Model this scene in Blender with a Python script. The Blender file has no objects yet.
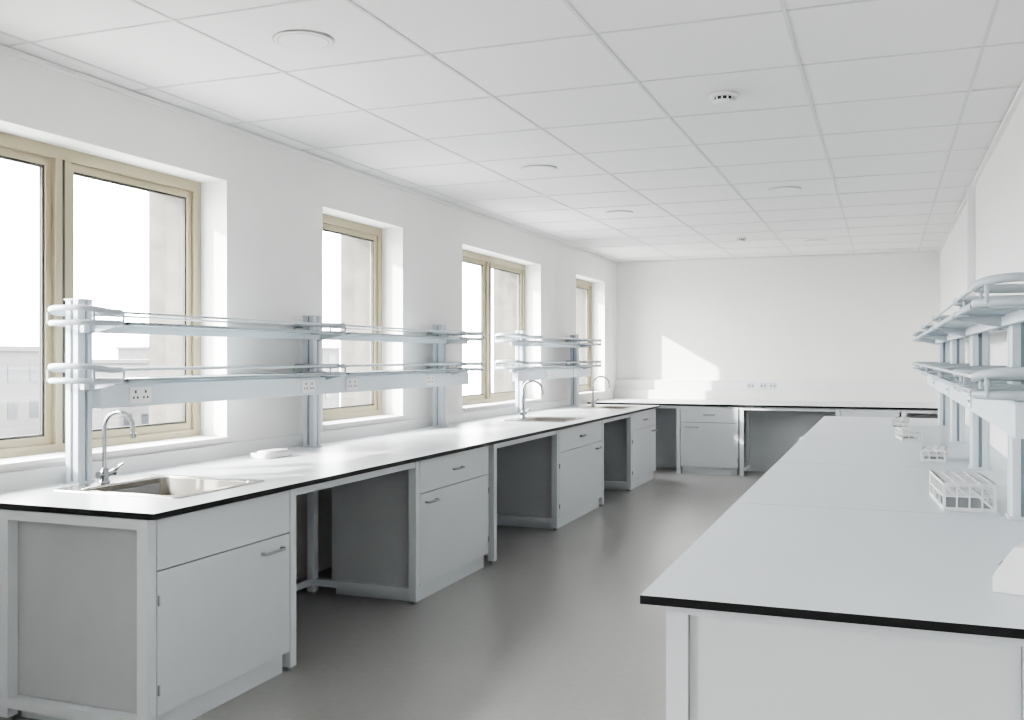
import bpy, bmesh, math
from mathutils import Vector, Matrix
D2R=math.pi/180
sc=bpy.context.scene
# ---------------------------------------------------------------- materials
def mat(name,col,rough=0.5,metal=0.0,noise=0.0,nscale=20.0,bump=0.0,spec=0.5,alpha=None):
    m=bpy.data.materials.new(name); m.use_nodes=True
    nt=m.node_tree; b=nt.nodes['Principled BSDF']
    b.inputs['Base Color'].default_value=(*col,1); b.inputs['Roughness'].default_value=rough
    b.inputs['Metallic'].default_value=metal
    b.inputs['Specular IOR Level'].default_value=spec
    if noise>0 or bump>0:
        tc=nt.nodes.new('ShaderNodeTexCoord'); n=nt.nodes.new('ShaderNodeTexNoise')
        n.inputs['Scale'].default_value=nscale; n.inputs['Detail'].default_value=6
        nt.links.new(tc.outputs['Object'],n.inputs['Vector'])
        if noise>0:
            r=nt.nodes.new('ShaderNodeValToRGB')
            r.color_ramp.elements[0].position=0.3; r.color_ramp.elements[1].position=0.7
            r.color_ramp.elements[0].color=tuple(max(0,c*(1-noise)) for c in col)+(1,)
            r.color_ramp.elements[1].color=tuple(min(1,c*(1+noise)) for c in col)+(1,)
            nt.links.new(n.outputs['Fac'],r.inputs['Fac']); nt.links.new(r.outputs['Color'],b.inputs['Base Color'])
        if bump>0:
            bp=nt.nodes.new('ShaderNodeBump'); bp.inputs['Strength'].default_value=bump; bp.inputs['Distance'].default_value=0.01
            nt.links.new(n.outputs['Fac'],bp.inputs['Height']); nt.links.new(bp.outputs['Normal'],b.inputs['Normal'])
    return m
M={}
M['wall']=mat('wall_paint',(.86,.85,.83),.8,noise=.008,nscale=6,bump=.02,spec=.2)
M['ceil']=mat('ceiling_tile',(.84,.837,.83),.9,noise=.01,nscale=60,spec=.1)
M['tbar']=mat('ceiling_tbar',(.68,.68,.68),.6)
M['ring']=mat('downlight_ring',(.50,.50,.50),.5)
M['floor']=mat('vinyl_floor',(.285,.280,.275),.28,noise=.045,nscale=28,bump=.012)
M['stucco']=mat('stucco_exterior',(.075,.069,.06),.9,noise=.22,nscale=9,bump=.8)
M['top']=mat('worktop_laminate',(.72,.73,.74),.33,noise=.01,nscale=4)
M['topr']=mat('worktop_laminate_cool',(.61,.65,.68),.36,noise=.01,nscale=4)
M['black']=mat('phenolic_edge',(.006,.006,.007),.5,spec=.25)
M['cab']=mat('cabinet_melamine',(.59,.61,.63),.45,noise=.01,nscale=3)
M['panel']=mat('panel_grey',(.44,.455,.47),.55,noise=.02,nscale=5)
M['frame']=mat('frame_powdercoat',(.61,.635,.66),.4)
M['gap']=mat('joint_dark',(.04,.04,.045),.7)
M['seam']=mat('joint_seam',(.34,.35,.37),.7)
M['steel']=mat('stainless_steel',(.50,.48,.45),.25,1.0,noise=.05,nscale=60)
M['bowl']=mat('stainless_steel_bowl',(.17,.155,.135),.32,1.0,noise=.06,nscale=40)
M['chrome']=mat('chrome',(.40,.41,.43),.12,1.0)
M['alu']=mat('satin_aluminium',(.36,.37,.39),.35,.8)
M['rail']=mat('rail_powdercoat',(.52,.56,.60),.35)
M['post']=mat('post_aluminium_white',(.62,.67,.715),.4)
M['groove']=mat('post_groove',(.28,.33,.38),.5)
M['guard']=mat('shelf_guard_grey',(.38,.42,.45),.4)
M['champ']=mat('window_champagne',(.37,.325,.225),.42,.2)
M['gasket']=mat('window_gasket',(.05,.05,.045),.6)
M['white']=mat('white_plastic',(.82,.82,.82),.35)
M['dot']=mat('dark_plastic',(.03,.03,.03),.4)
M['grey']=mat('grey_plastic',(.25,.26,.27),.5)
M['bld']=mat('building_render',(.043,.042,.041),.9,noise=.04,nscale=.5)
M['bldw']=mat('building_glazing',(.012,.014,.017),.4)
M['ground']=mat('outdoor_ground',(.5,.5,.49),.95,noise=.1,nscale=.2)
def glassmat(name,fac,col,diffuse=False):
    m=bpy.data.materials.new(name); m.use_nodes=True; nt=m.node_tree; nt.nodes.clear()
    o=nt.nodes.new('ShaderNodeOutputMaterial'); mx=nt.nodes.new('ShaderNodeMixShader'); mx.inputs[0].default_value=fac
    t=nt.nodes.new('ShaderNodeBsdfTransparent'); t.inputs[0].default_value=(*col,1)
    if diffuse:
        g=nt.nodes.new('ShaderNodeBsdfPrincipled'); g.inputs['Base Color'].default_value=(.70,.76,.80,1); g.inputs['Roughness'].default_value=.25
    else:
        g=nt.nodes.new('ShaderNodeBsdfGlossy'); g.inputs['Roughness'].default_value=.02
    nt.links.new(t.outputs[0],mx.inputs[1]); nt.links.new(g.outputs[0],mx.inputs[2]); nt.links.new(mx.outputs[0],o.inputs[0])
    return m
M['glass']=glassmat('window_glass',.05,(.97,.98,.98))
M['shelf']=glassmat('shelf_frosted_glass',.6,(.93,.96,.97),True)
# ---------------------------------------------------------------- builder
class B:
    def __init__(s,name):
        s.name=name; s.bm=bmesh.new(); s.mats=[]
    def mi(s,k):
        if k not in s.mats: s.mats.append(k)
        return s.mats.index(k)
    def box(s,x0,x1,y0,y1,z0,z1,m,top=None):
        if x0>x1:x0,x1=x1,x0
        if y0>y1:y0,y1=y1,y0
        if z0>z1:z0,z1=z1,z0
        v=[s.bm.verts.new(p) for p in [(x0,y0,z0),(x1,y0,z0),(x1,y1,z0),(x0,y1,z0),(x0,y0,z1),(x1,y0,z1),(x1,y1,z1),(x0,y1,z1)]]
        for i,q in enumerate([(0,3,2,1),(4,5,6,7),(0,1,5,4),(1,2,6,5),(2,3,7,6),(3,0,4,7)]):
            f=s.bm.faces.new([v[j] for j in q]); f.material_index=s.mi(top if (top and i==1) else m)
        return s
    def prism(s,pts,axis,a,b,m):
        def P(p,t):
            return {'x':(t,p[0],p[1]),'y':(p[0],t,p[1]),'z':(p[0],p[1],t)}[axis]
        A=[s.bm.verts.new(P(p,a)) for p in pts]; C=[s.bm.verts.new(P(p,b)) for p in pts]; n=len(pts); k=s.mi(m)
        fs=[s.bm.faces.new(A),s.bm.faces.new(C[::-1])]
        for i in range(n): fs.append(s.bm.faces.new([A[i],C[i],C[(i+1)%n],A[(i+1)%n]]))
        for f in fs: f.material_index=k
        bmesh.ops.recalc_face_normals(s.bm,faces=fs)
        return s
    def tube(s,pts,r,m,n=12,closed=False,rz=None):
        if closed:
            q_=[]
            for p in pts:
                if not q_ or (Vector(p)-Vector(q_[-1])).length>1e-4: q_.append(p)
            pts=q_
        pts=[Vector(p) for p in pts]; k=s.mi(m); rings=[]; N=len(pts)
        prev=None
        for i,p in enumerate(pts):
            if closed: t=(pts[(i+1)%N]-pts[i-1]).normalized()
            else: t=(pts[min(i+1,N-1)]-pts[max(i-1,0)]).normalized()
            if prev is None:
                u=t.cross(Vector((0,0,1)))
                if u.length<.05: u=t.cross(Vector((0,1,0)))
                u.normalize()
            else:
                u=prev-t*prev.dot(t); u.normalize()
            prev=u; w=t.cross(u)
            rr=r[i] if isinstance(r,(list,tuple)) else r
            r2=rz if rz else rr
            rings.append([s.bm.verts.new(p+u*math.cos(2*math.pi*j/n)*rr+w*math.sin(2*math.pi*j/n)*r2) for j in range(n)])
        fs=[]
        for i in range(N if closed else N-1):
            a=rings[i]; b=rings[(i+1)%N]
            for j in range(n):
                f=s.bm.faces.new([a[j],a[(j+1)%n],b[(j+1)%n],b[j]]); f.smooth=True; fs.append(f)
        if not closed:
            for ring in (rings[0][::-1],rings[-1]):
                fs.append(s.bm.faces.new([s.bm.verts.new(v.co) for v in ring]))
        for f in fs: f.material_index=k
        bmesh.ops.recalc_face_normals(s.bm,faces=fs)
        return s
    def cyl(s,p0,p1,r,m,n=24): return s.tube([p0,p1],r,m,n)
    def done(s,bevel=0.0,loc=None,rotz=0,parent=None):
        me=bpy.data.meshes.new(s.name+'_mesh'); s.bm.to_mesh(me); s.bm.free()
        for k in s.mats: me.materials.append(M[k])
        o=bpy.data.objects.new(s.name,me); sc.collection.objects.link(o)
        if loc: o.location=loc
        o.rotation_euler=(0,0,rotz*D2R)
        if bevel>0:
            md=o.modifiers.new('bevel','BEVEL'); md.width=bevel; md.segments=2; md.limit_method='ANGLE'; md.angle_limit=50*D2R
        if parent: o.parent=parent
        return o
def rrect(cx,cy,hx,hy,r,n=8):
    out=[]
    for (sx,sy,a0) in [(1,1,0),(-1,1,90),(-1,-1,180),(1,-1,270)]:
        for i in range(n+1):
            a=(a0+90*i/n)*D2R
            out.append((cx+sx*(hx-r)+r*math.cos(a),cy+sy*(hy-r)+r*math.sin(a)))
    return out
# ---------------------------------------------------------------- room
XL=-3.695; XR=.675; YB=13.98; YF=-2.5; H=2.894; TOP=.90
WZ0,WZ1=1.0,2.56
XM=-3.92; XO=-4.28
wins=[(-1.55,.55,2),(2.72,4.86,2),(5.93,7.15,1),(8.36,10.58,2),(11.95,13.32,1)]
B('floor').box(XL,XR,YF,YB,-.1,0,'floor').done()
c=B('ceiling').box(XL,XR,YF,YB,H,H+.12,'ceil')
S=.79
xs=[-.38+S*i for i in range(-4,2)]
ys=[3.27+.785*i for i in range(-7,14)]
for x in xs: c.box(x-.008,x+.008,YF,YB,H-.004,H-.0005,'tbar')
for y in ys: c.box(XL,XR,y-.007,y+.007,H-.0036,H-.0005,'tbar')
c.done()
w=B('wall_left')
yy=[YF-.3]+[v for a in wins for v in a[:2]]+[YB+.3]
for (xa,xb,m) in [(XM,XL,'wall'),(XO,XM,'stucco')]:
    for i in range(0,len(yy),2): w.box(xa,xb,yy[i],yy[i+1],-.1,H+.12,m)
    for (a,b,_) in wins:
        w.box(xa,xb,a,b,-.1,WZ0,m); w.box(xa,xb,a,b,WZ1,H+.12,m)
w.done()
B('wall_right').box(XR,XR+.2,YF-.3,YB+.3,-.1,H+.12,'wall').done()
B('wall_back').box(XL,XR,YB,YB+.3,-.1,H+.12,'wall').done()
B('wall_front').box(XL,XR,YF-.3,YF,-.1,H+.12,'wall').done()
B('trim_1').box(XL,XL+.025,YF,YB-.03,H-.03,H-.005,'wall').done()
B('trim_2').box(XL,XR,YB-.03,YB,H-.03,H-.005,'wall').done()
B('trim_3').box(XR-.03,XR,YF,YB-.03,H-.03,H-.005,'wall').done()
for i,(a,b,n) in enumerate(wins):
    W=B('window_%d'%(i+1)); x0,x1=XM-.03,XM+.035; f=.065
    W.box(x0,x1,a,b,WZ1-f,WZ1,'champ').box(x0,x1,a,b,WZ0,WZ0+f,'champ')
    W.box(x0,x1,a,a+f,WZ0+f,WZ1-f,'champ').box(x0,x1,b-f,b,WZ0+f,WZ1-f,'champ')
    seg=[(a+f,b-f)]
    if n==2:
        mid=(a+b)/2; W.box(x0,x1+.01,mid-.05,mid+.05,WZ0+f,WZ1-f,'champ'); W.box(x1+.01,x1+.013,mid-.006,mid+.006,WZ0+f,WZ1-f,'gasket')
        seg=[(a+f,mid-.05),(mid+.05,b-f)]
    for (p,q) in seg:
        z0,z1=WZ0+f,WZ1-f
        for (e,xa,xb,mm,off) in [(.040,x0+.01,x1-.015,'champ',0),(.012,x0+.02,x1-.025,'gasket',.040)]:
            P,Q,Z0,Z1=p+off,q-off,z0+off,z1-off
            W.box(xa,xb,P,P+e,Z0,Z1,mm).box(xa,xb,Q-e,Q,Z0,Z1,mm).box(xa,xb,P+e,Q-e,Z0,Z0+e,mm).box(xa,xb,P+e,Q-e,Z1-e,Z1,mm)
        W.box(XM-.003,XM+.003,p+.052,q-.052,z0+.052,z1-.052,'glass')
    W.box(x1,XL+.025,a+.002,b-.002,WZ0,WZ0+.022,'wall')
    W.done()
B('trim_4').box(XL,XL+.02,2.99,11.96,TOP,WZ0-.02,'white').done()
t=B('trim_5').box(XL+.001,XR,YB-.16,YB,TOP+.001,1.03,'wall').box(XL+.001,XR,YB-.09,YB,1.03,1.17,'white')
for x in (-1.75,-1.58,-1.45): 
    t.box(x-.05,x+.05,YB-.098,YB-.09,1.06,1.14,'post')
    t.box(x-.03,x-.015,YB-.1,YB-.098,1.09,1.11,'dot').box(x+.015,x+.03,YB-.1,YB-.098,1.09,1.11,'dot')
t.done()
for (x,y) in [(-2.385,3.67),(-2.385,6.79),(-2.385,9.13),(-.775,8.35),(-.775,12.2)]:
    L=B('recessed_downlight'); L.cyl((0,0,-.003),(0,0,0),.132,'ring',48); L.cyl((0,0,-.005),(0,0,-.002),.126,'ceil',48); L.cyl((0,0,-.006),(0,0,-.0045),.112,'ring',48); L.cyl((0,0,-.007),(0,0,-.0055),.108,'ceil',48)
    L.done(loc=(x,y,H-.004))
for (x,y,k) in [(-.80,5.23,1),(-1.573,11.6,.8)]:
    s=B('smoke_detector'); s.tube([(0,0,0),(0,0,-.015*k),(0,0,-.016*k)],[.075*k,.075*k,.06*k],'white',32)
    s.cyl((0,0,-.016*k),(0,0,-.034*k),.052*k,'dot',32); 
    for j in range(12):
        a=j*math.pi/6; s.box(math.cos(a)*.056*k-.004,math.cos(a)*.056*k+.004,math.sin(a)*.056*k-.004,math.sin(a)*.056*k+.004,-.034*k,-.016*k,'white')
    s.tube([(0,0,-.034*k),(0,0,-.036*k),(0,0,-.05*k)],[.06*k,.06*k,.035*k],'white',32)
    s.done(loc=(x,y,H-.004))
# ---------------------------------------------------------------- worktops
def slab(bd,x0,x1,y0,y1,holes,z1=TOP,th=.024,m='top'):
    ya=y0
    for (hx0,hx1,hy0,hy1) in sorted(holes,key=lambda h:h[2]):
        bd.box(x0,x1,ya,hy0,z1-th,z1,'black',m)
        bd.box(x0,hx0,hy0,hy1,z1-th,z1,'black',m); bd.box(hx1,x1,hy0,hy1,z1-th,z1,'black',m)
        ya=hy1
    bd.box(x0,x1,ya,y1,z1-th,z1,'black',m)
XFL=-2.61
sinks=[(-3.145,3.66,.71,.64),(-3.05,8.85,.62,.72),(-3.05,11.2,.55,.6)]
bl=B('lab_bench')
slab(bl,XL+.001,XFL,2.99,11.96,[(x-a/2+.03,x+a/2-.03,y-b/2+.03,y+b/2-.03) for x,y,a,b in sinks])
for ys_ in (5.33,8.02,10.3):
    bl.box(XL+.01,XFL-.0005,ys_-.0012,ys_+.0012,TOP,TOP+.0004,'seam')
XC=-2.645
def endframe(bd,y,xa=-3.41,xb=XC,l=.05):
    bd.box(xb-l,xb,y,y+l,.02,TOP-.027,'frame').box(xa,xa+l,y,y+l,.02,TOP-.027,'frame')
    bd.box(xa+l,xb-l,y,y+l,TOP-.067,TOP-.027,'frame').box(xa+l,xb-l,y,y+l,.06,.10,'frame')
    for x in (xb-l/2,xa+l/2): bd.cyl((x,y+l/2,0),(x,y+l/2,.02),.018,'grey',12)
for y in (2.995,3.96,5.29,6.55,8.0,9.45,10.62): endframe(bl,y)
for (a,b) in [(4.01,5.29),(6.6,8.0),(9.5,10.62)]:
    bl.box(XC-.04,XC-.005,a,b,TOP-.067,TOP-.027,'frame'); bl.box(-3.41,-3.37,a,b,TOP-.067,TOP-.027,'frame')
    bl.box(-3.40,-3.38,a,b,.06,.10,'frame')
bl.done(bevel=.0015)
def hnd(c,x,z,L):
    c.tube([(x-L/2,0,z),(x-L/2,-.022,z),(x-L/2+.012,-.03,z),(x+L/2-.012,-.03,z),(x+L/2,-.022,z),(x+L/2,0,z)],.007,'alu',8)
def cabinet(w,d,drawer=True,doors=1,side='r',drawer_handle=True):
    c=B('base_cabinet'); h=TOP-.028
    c.box(0,.018,.02,d,.10,h,'panel').box(w-.018,w,.02,d,.10,h,'panel').box(.018,w-.018,d-.018,d,.10,h,'panel').box(.018,w-.018,.02,d-.018,.10,.118,'panel')
    c.box(.02,w-.02,.03,d-.02,0,.10,'frame')
    c.box(.018,w-.018,.018,.0199,.101,h-.001,'gap')
    g=.003; zt=h-.006; zd=.665
    if drawer:
        c.box(g,w-g,0,.018,zd+g,zt,'cab')
        if drawer_handle: hnd(c,w/2,(zd+zt)/2,.13)
    else: zd=zt
    dw=w/doors
    for i in range(doors):
        c.box(i*dw+g,(i+1)*dw-g,0,.018,.10,zd-g,'cab')
        s_=side if doors==1 else ('r' if i==0 else 'l')
        x=(i+1)*dw-.15 if s_=='r' else i*dw+.15
        hnd(c,x,zd-.06,.15)
        hx=i*dw+.008 if s_=='r' else (i+1)*dw-.008
        for z in (.2,.55): c.cyl((hx,-.004,z-.02),(hx,-.004,z+.02),.005,'alu',8)
    return c
cabinet(.91,.74,side='r',drawer_handle=False).done(.0015,(XC,3.047,0),90)
cabinet(1.10,.62,side='l').done(.0015,(XC,5.345,0),90)
cabinet(1.38,.62,side='r').done(.0015,(XC,8.055,0),90)
cabinet(1.2,.62,side='r').done(.0015,(XC,10.68,0),90)
# right bench
br=B('lab_bench')
XRL=-.577
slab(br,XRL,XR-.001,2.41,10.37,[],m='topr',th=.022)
for y in (4.08,5.75,7.42,9.0): br.box(XRL+.0005,XR-.01,y-.0014,y+.0014,TOP,TOP+.0004,'seam')
for y in (2.455,10.28):
    for xa in (-.52,.29): 
        br.box(xa,xa+.055,y,y+.05,.03,TOP-.023,'frame').cyl((xa+.0275,y+.025,0),(xa+.0275,y+.025,.03),.018,'grey',12)
    br.box(-.465,.29,y,y+.05,TOP-.05,TOP-.023,'frame').box(-.465,.29,y,y+.05,.06,.10,'frame')
    br.box(-.463,.288,y+.018,y+.036,.10,TOP-.05,'cab')
br.box(-.52,-.48,2.51,10.28,TOP-.062,TOP-.023,'frame')
br.box(.30,.34,2.51,10.28,TOP-.062,TOP-.023,'frame')
br.box(.33,.345,2.51,10.28,.1,TOP-.062,'panel')
br.done(.0015)
for y in (4.0,6.6,9.2): cabinet(1.0,.6,side='r').done(.0015,(-.53,y,0),-90)
# back bench
bb=B('lab_bench'); YBF=12.45
slab(bb,XL+.001,XR-.001,YBF,YB-.001,[])
for x in (-3.3,-2.51,-1.71,-.56,.18):
    bb.box(x,x+.05,YBF+.03,YBF+.08,.0,TOP-.027,'frame').box(x,x+.05,YBF+.6,YBF+.65,.0,TOP-.027,'frame').box(x,x+.05,YBF+.08,YBF+.6,.06,.1,'frame')
bb.box(XL+.01,XR-.01,YBF+.65,YBF+.67,.0,TOP-.027,'cab')
bb.box(XL+.01,XR-.01,YBF+.035,YBF+.07,TOP-.067,TOP-.027,'frame')
bb.done(.0015)
cabinet(.73,.62,side='l').done(.0015,(-2.455,YBF+.02,0),0)
cabinet(.66,.62,side='l').done(.0015,(-.50,YBF+.02,0),0)
# ---------------------------------------------------------------- sinks & faucets
for (x,y,a,b) in sinks:
    s=B('bench_sink'); z=TOP+.006
    k=s.mi('steel'); kb=s.mi('bowl')
    bx=.035; bhx=a/2-.075
    loops=[(0,a/2,b/2,.03,TOP+.0005),(0,a/2-.004,b/2-.004,.028,z),(bx,bhx,b/2-.04,.055,z),(bx,bhx-.010,b/2-.05,.055,z-.008),(bx,bhx-.02,b/2-.06,.06,z-.15),(bx,bhx-.05,b/2-.09,.05,z-.17),(bx,.03,.03,.0299,z-.175)]
    R=[]
    for (ox,hx,hy,r,zz) in loops: R.append([s.bm.verts.new((x+ox+p[0],y+p[1],zz)) for p in rrect(0,0,hx,hy,r,6)])
    for i in range(len(R)-1):
        n=len(R[i])
        for j in range(n):
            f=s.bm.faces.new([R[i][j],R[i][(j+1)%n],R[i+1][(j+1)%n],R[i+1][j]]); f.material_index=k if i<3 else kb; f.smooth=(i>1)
    f=s.bm.faces.new(R[-1]); f.material_index=s.mi('dot')
    for j in range(4): s.box(x+bx-bhx+.013,x+bx-bhx+.016,y-.04+j*.022,y-.026+j*.022,z-.05,z-.035,'dot')
    o=s.done()
def faucet(x,y,h=.33,reach=.15):
    f=B('gooseneck_faucet')
    f.tube([(0,0,0),(0,0,.008),(0,0,.012),(0,0,.06),(0,0,.07)],[.028,.028,.02,.019,.012],'chrome',20)
    pts=[(0,0,.06),(0,0,h-reach*.45)]
    for i in range(1,13):
        a=math.pi-math.pi*i/12*1.0
        pts.append((reach/2+reach/2*math.cos(a),0,h-reach*.45+reach*.45*math.sin(a)))
    pts.append((reach,0,h-reach*.45-.03))
    f.tube(pts,.0105,'chrome',14)
    f.cyl((reach,0,h-reach*.45-.045),(reach,0,h-reach*.45-.02),.014,'chrome',14)
    f.tube([(0,.0,.035),(0,.045,.04),(0,.06,.042)],[.014,.014,.019],'chrome',12)
    f.tube([(0,.055,.04),(.03,.065,.075),(.05,.07,.085)],[.007,.006,.006],'chrome',10)
    f.tube([(0,.0,.035),(0,-.04,.038)],[.014,.017],'chrome',12)
    f.done(loc=(x,y,TOP+.0065))
faucet(-3.45,3.62,.335,.17); faucet(-3.31,8.95,.36,.2); faucet(-3.28,11.3,.36,.2)
# ---------------------------------------------------------------- reagent shelves
def reagent(X,s,posts,y0,y1,socky=(),zt=1.77,back=.105):
    r=B('reagent_shelf')
    for y in posts:
        r.box(X-.05,X+.05,y-.05,y+.05,TOP+.001,TOP+.012,'post')
        r.box(X-.036,X+.036,y-.036,y+.036,TOP+.012,zt,'groove')
        for sx in (-1,1):
            for sy in (-1,1):
                r.prism([(X+sx*.045-sx*p[0],y+sy*.045-sy*p[1]) for p in [(0,.008),(.008,0),(.036,0),(.036,.012),(.012,.012),(.012,.036),(0,.036)]],'z',TOP+.012,zt,'post')
        r.box(X-.047,X+.047,y-.047,y+.047,zt,zt+.006,'post')
        for z in (1.655,1.385):
            r.prism([(X+s*.045,z-.004),(X+s*.22,z-.004),(X+s*.22,z-.014),(X+s*.045,z-.05)],'y',y-.006,y+.006,'guard')
    xb,xf=X-s*back,X+s*.23
    cx=(xb+xf)/2; hx=abs(xf-xb)/2
    ly=.12
    mids=[y for y in posts if min(abs(y-y0),abs(y-y1))>.3]
    cuts=sorted([y0]+mids+[y1])
    for z in (1.655,1.385):
        for i in range(len(cuts)-1):
            a,b=cuts[i]+ly-.03,cuts[i+1]-ly+.03
            r.box(xb,xf,a,b,z,z+.008,'shelf')
            r.box(xf-s*.012,xf,a,b,z-.004,z+.012,'post').box(xb,xb+s*.012,a,b,z-.004,z+.012,'post')
            r.box(xb,xf,a,a+.012,z-.006,z+.010,'post').box(xb,xf,b-.012,b,z-.006,z+.010,'post')
        for (zr,rr,rz_) in ((z+.055,.010,.014),(z+.004,.009,.013)):
            for y in cuts:
                ring=rrect(cx,y,hx-.004,ly,.11)
                r.tube([(p[0],p[1],zr+( .022*max(0,(abs(p[1]-y)/ly-.2)) if zr>z+.03 and (y==cuts[0] and p[1]<y) else 0)) for p in ring],rr,'guard',8,closed=True,rz=rz_)
        for i in range(len(cuts)-1):
            r.cyl((xf-s*.006,cuts[i]+.06,z+.055),(xf-s*.006,cuts[i+1]-.06,z+.055),.006,'rail',8)
            r.cyl((xb+s*.006,cuts[i]+.06,z+.055),(xb+s*.006,cuts[i+1]-.06,z+.055),.006,'rail',8)
        for y in cuts:
            for sy in (-1,1):
                for xx in (xf-s*.03,xb+s*.03):
                    r.cyl((xx,y+sy*.093,z),(xx,y+sy*.093,z+.055),.006,'guard',8)
    for z in (1.655,1.385):
        r.box(X+s*.046,X+s*.07,y0-.02,y1+.02,z-.04,z-.001,'post')
    r.box(X+s*.0505,X+s*.11,y0+.05,y1-.05,1.255,1.365,'post')
    fx=X+s*.11
    for y in socky:
        r.box(fx,fx+s*.008,y-.075,y+.075,1.27,1.35,'white')
        for dy in (-.035,.035):
            r.box(fx+s*.008,fx+s*.0095,y+dy-.005,y+dy+.005,1.32,1.335,'dot')
            r.box(fx+s*.008,fx+s*.0095,y+dy-.018,y+dy-.009,1.293,1.305,'dot').box(fx+s*.008,fx+s*.0095,y+dy+.009,y+dy+.018,1.293,1.305,'dot')
    return r.done()
reagent(-3.585,1,(3.60,5.62,7.62),3.58,8.05,(3.88,5.40,5.95,7.2))
reagent(-3.585,1,(9.62,11.53),9.2,11.9,(10.2,11.2))
reagent(.475,-1,(4.06,5.8,7.5,9.2),3.22,9.9,(4.9,6.6,8.4),zt=1.654,back=.15)
B('wall_conduit').box(XR-.06,XR,8.60,8.67,1.2,H-.03,'white').done(.003)
# ---------------------------------------------------------------- small items
def rack(x,y,w,l,h,rot=0,nx=4,ny=6):
    r=B('test_tube_rack')
    for z in (h*.5,h-.006):
        px,py=w/nx,l/ny; t=.006
        for i in range(nx+1): r.box(-w/2+i*px-t,-w/2+i*px+t,-l/2,l/2,z,z+.006,'white')
        for j in range(ny+1): r.box(-w/2,w/2,-l/2+j*py-t,-l/2+j*py+t,z,z+.006,'white')
    r.box(-w/2,w/2,-l/2,l/2,0,.006,'grey')
    for sx in (-1,1):
        for sy in (-1,-.33,.33,1): r.box(sx*w/2-.005,sx*w/2+.005,sy*l/2-.006,sy*l/2+.006,0,h,'white')
        r.box(sx*w/2-.003,sx*w/2+.003,-l/2,l/2,h-.014,h,'white').box(sx*w/2-.003,sx*w/2+.003,-l/2,l/2,0,.014,'white')
    for sy in (-1,1):
        r.box(-w/2,w/2,sy*l/2-.003,sy*l/2+.003,h-.014,h,'white').box(-w/2,w/2,sy*l/2-.003,sy*l/2+.003,0,.014,'white')
        for i in range(1,nx): r.box(-w/2+i*w/nx-.003,-w/2+i*w/nx+.003,sy*l/2-.003,sy*l/2+.003,0,h,'white')
    return r.done(0,(x,y,TOP+.0008),rot)
rack(.29,4.38,.18,.44,.11,4)
rack(.27,6.2,.12,.24,.07,-6,3,5)
rack(.16,7.7,.13,.28,.08,8,3,5)
rack(.12,8.9,.13,.28,.08,0,3,5)
d=B('benchtop_controller')
d.prism([(0,0),(.17,0),(.17,.12),(.05,.12),(0,.04)],'y',-.07,.07,'white')
for j in range(3): d.cyl((.019,-.04+.035*j,.065),(.011,-.04+.035*j,.071),.008,'grey',12)
d.box(.08,.15,-.05,.05,.12,.123,'grey')
d.done(.004,(.28,2.83,TOP+.0008),-20)
p=B('sponge_tray')
p.prism(rrect(0,0,.07,.13,.04),'z',0,.03,'white').prism(rrect(.01,0,.05,.10,.03),'z',.03,.042,'white')
p.done(.003,(-3.44,4.95,TOP+.0008),-5)
# ---------------------------------------------------------------- outside
def building(x,y,w,dp,h,z0=-12,nw=5,nf=5):
    b=B('distant_building'); b.box(x-w/2,x+w/2,y-dp/2,y+dp/2,z0,h,'bld')
    b.box(x-w/2-.3,x+w/2+.3,y-dp/2-.3,y+dp/2+.3,h,h+.4,'bld')
    for i in range(nw):
        for j in range(nf):
            zz=h-2.6-j*3.0; yc=y-dp/2+dp*(i+.5)/nw
            b.box(x+w/2,x+w/2+.05,yc-dp/nw*.22,yc+dp/nw*.22,zz,zz+1.4,'bldw')
            xc=x-w/2+w*(i+.5)/nw
            b.box(xc-w/nw*.22,xc+w/nw*.22,y-dp/2-.05,y-dp/2,zz,zz+1.4,'bldw')
    b.done()
building(-74,58,14,11,2.0); building(-90,98,24,20,.8); building(-60,74,10,8,-2.4); building(-66,49,8,5,-1); building(-120,160,30,30,3); building(-58,84,8,9,-.2)
B('ground_outside').box(-400,-6,-200,400,-12.3,-12,'ground').done()
# ---------------------------------------------------------------- light
wd=bpy.data.worlds.new('sky'); sc.world=wd; wd.use_nodes=True
bg=wd.node_tree.nodes['Background']; bg.inputs[0].default_value=(1,1,1,1); bg.inputs[1].default_value=37.0
for (a,b,_) in wins:
    l=bpy.data.lights.new('portal','AREA'); l.shape='RECTANGLE'; l.size=WZ1-WZ0; l.size_y=b-a; l.cycles.is_portal=True
    o=bpy.data.objects.new('sky_portal',l); o.location=(XO-.02,(a+b)/2,(WZ0+WZ1)/2); o.rotation_euler=(0,-90*D2R,0); sc.collection.objects.link(o)
s=bpy.data.lights.new('sun','SUN'); s.energy=17.0; s.angle=1.0*D2R; s.color=(1,.97,.92)
so=bpy.data.objects.new('sun',s); so.rotation_euler=Vector((1,.98,-.588)).to_track_quat('-Z','Y').to_euler(); so.location=(-20,-10,15); sc.collection.objects.link(so)
# ---------------------------------------------------------------- camera
cd=bpy.data.cameras.new('camera'); cd.lens=34.28; cd.sensor_width=36; cd.shift_y=-3/1024; cd.clip_end=1000
co=bpy.data.objects.new('camera',cd); co.location=(0,0,1.5); co.rotation_euler=(90*D2R,0,20.94*D2R); sc.collection.objects.link(co); sc.camera=co
sc.view_settings.view_transform='AgX'
try: sc.view_settings.look='AgX - Medium High Contrast'
except Exception as e: print('look',e)
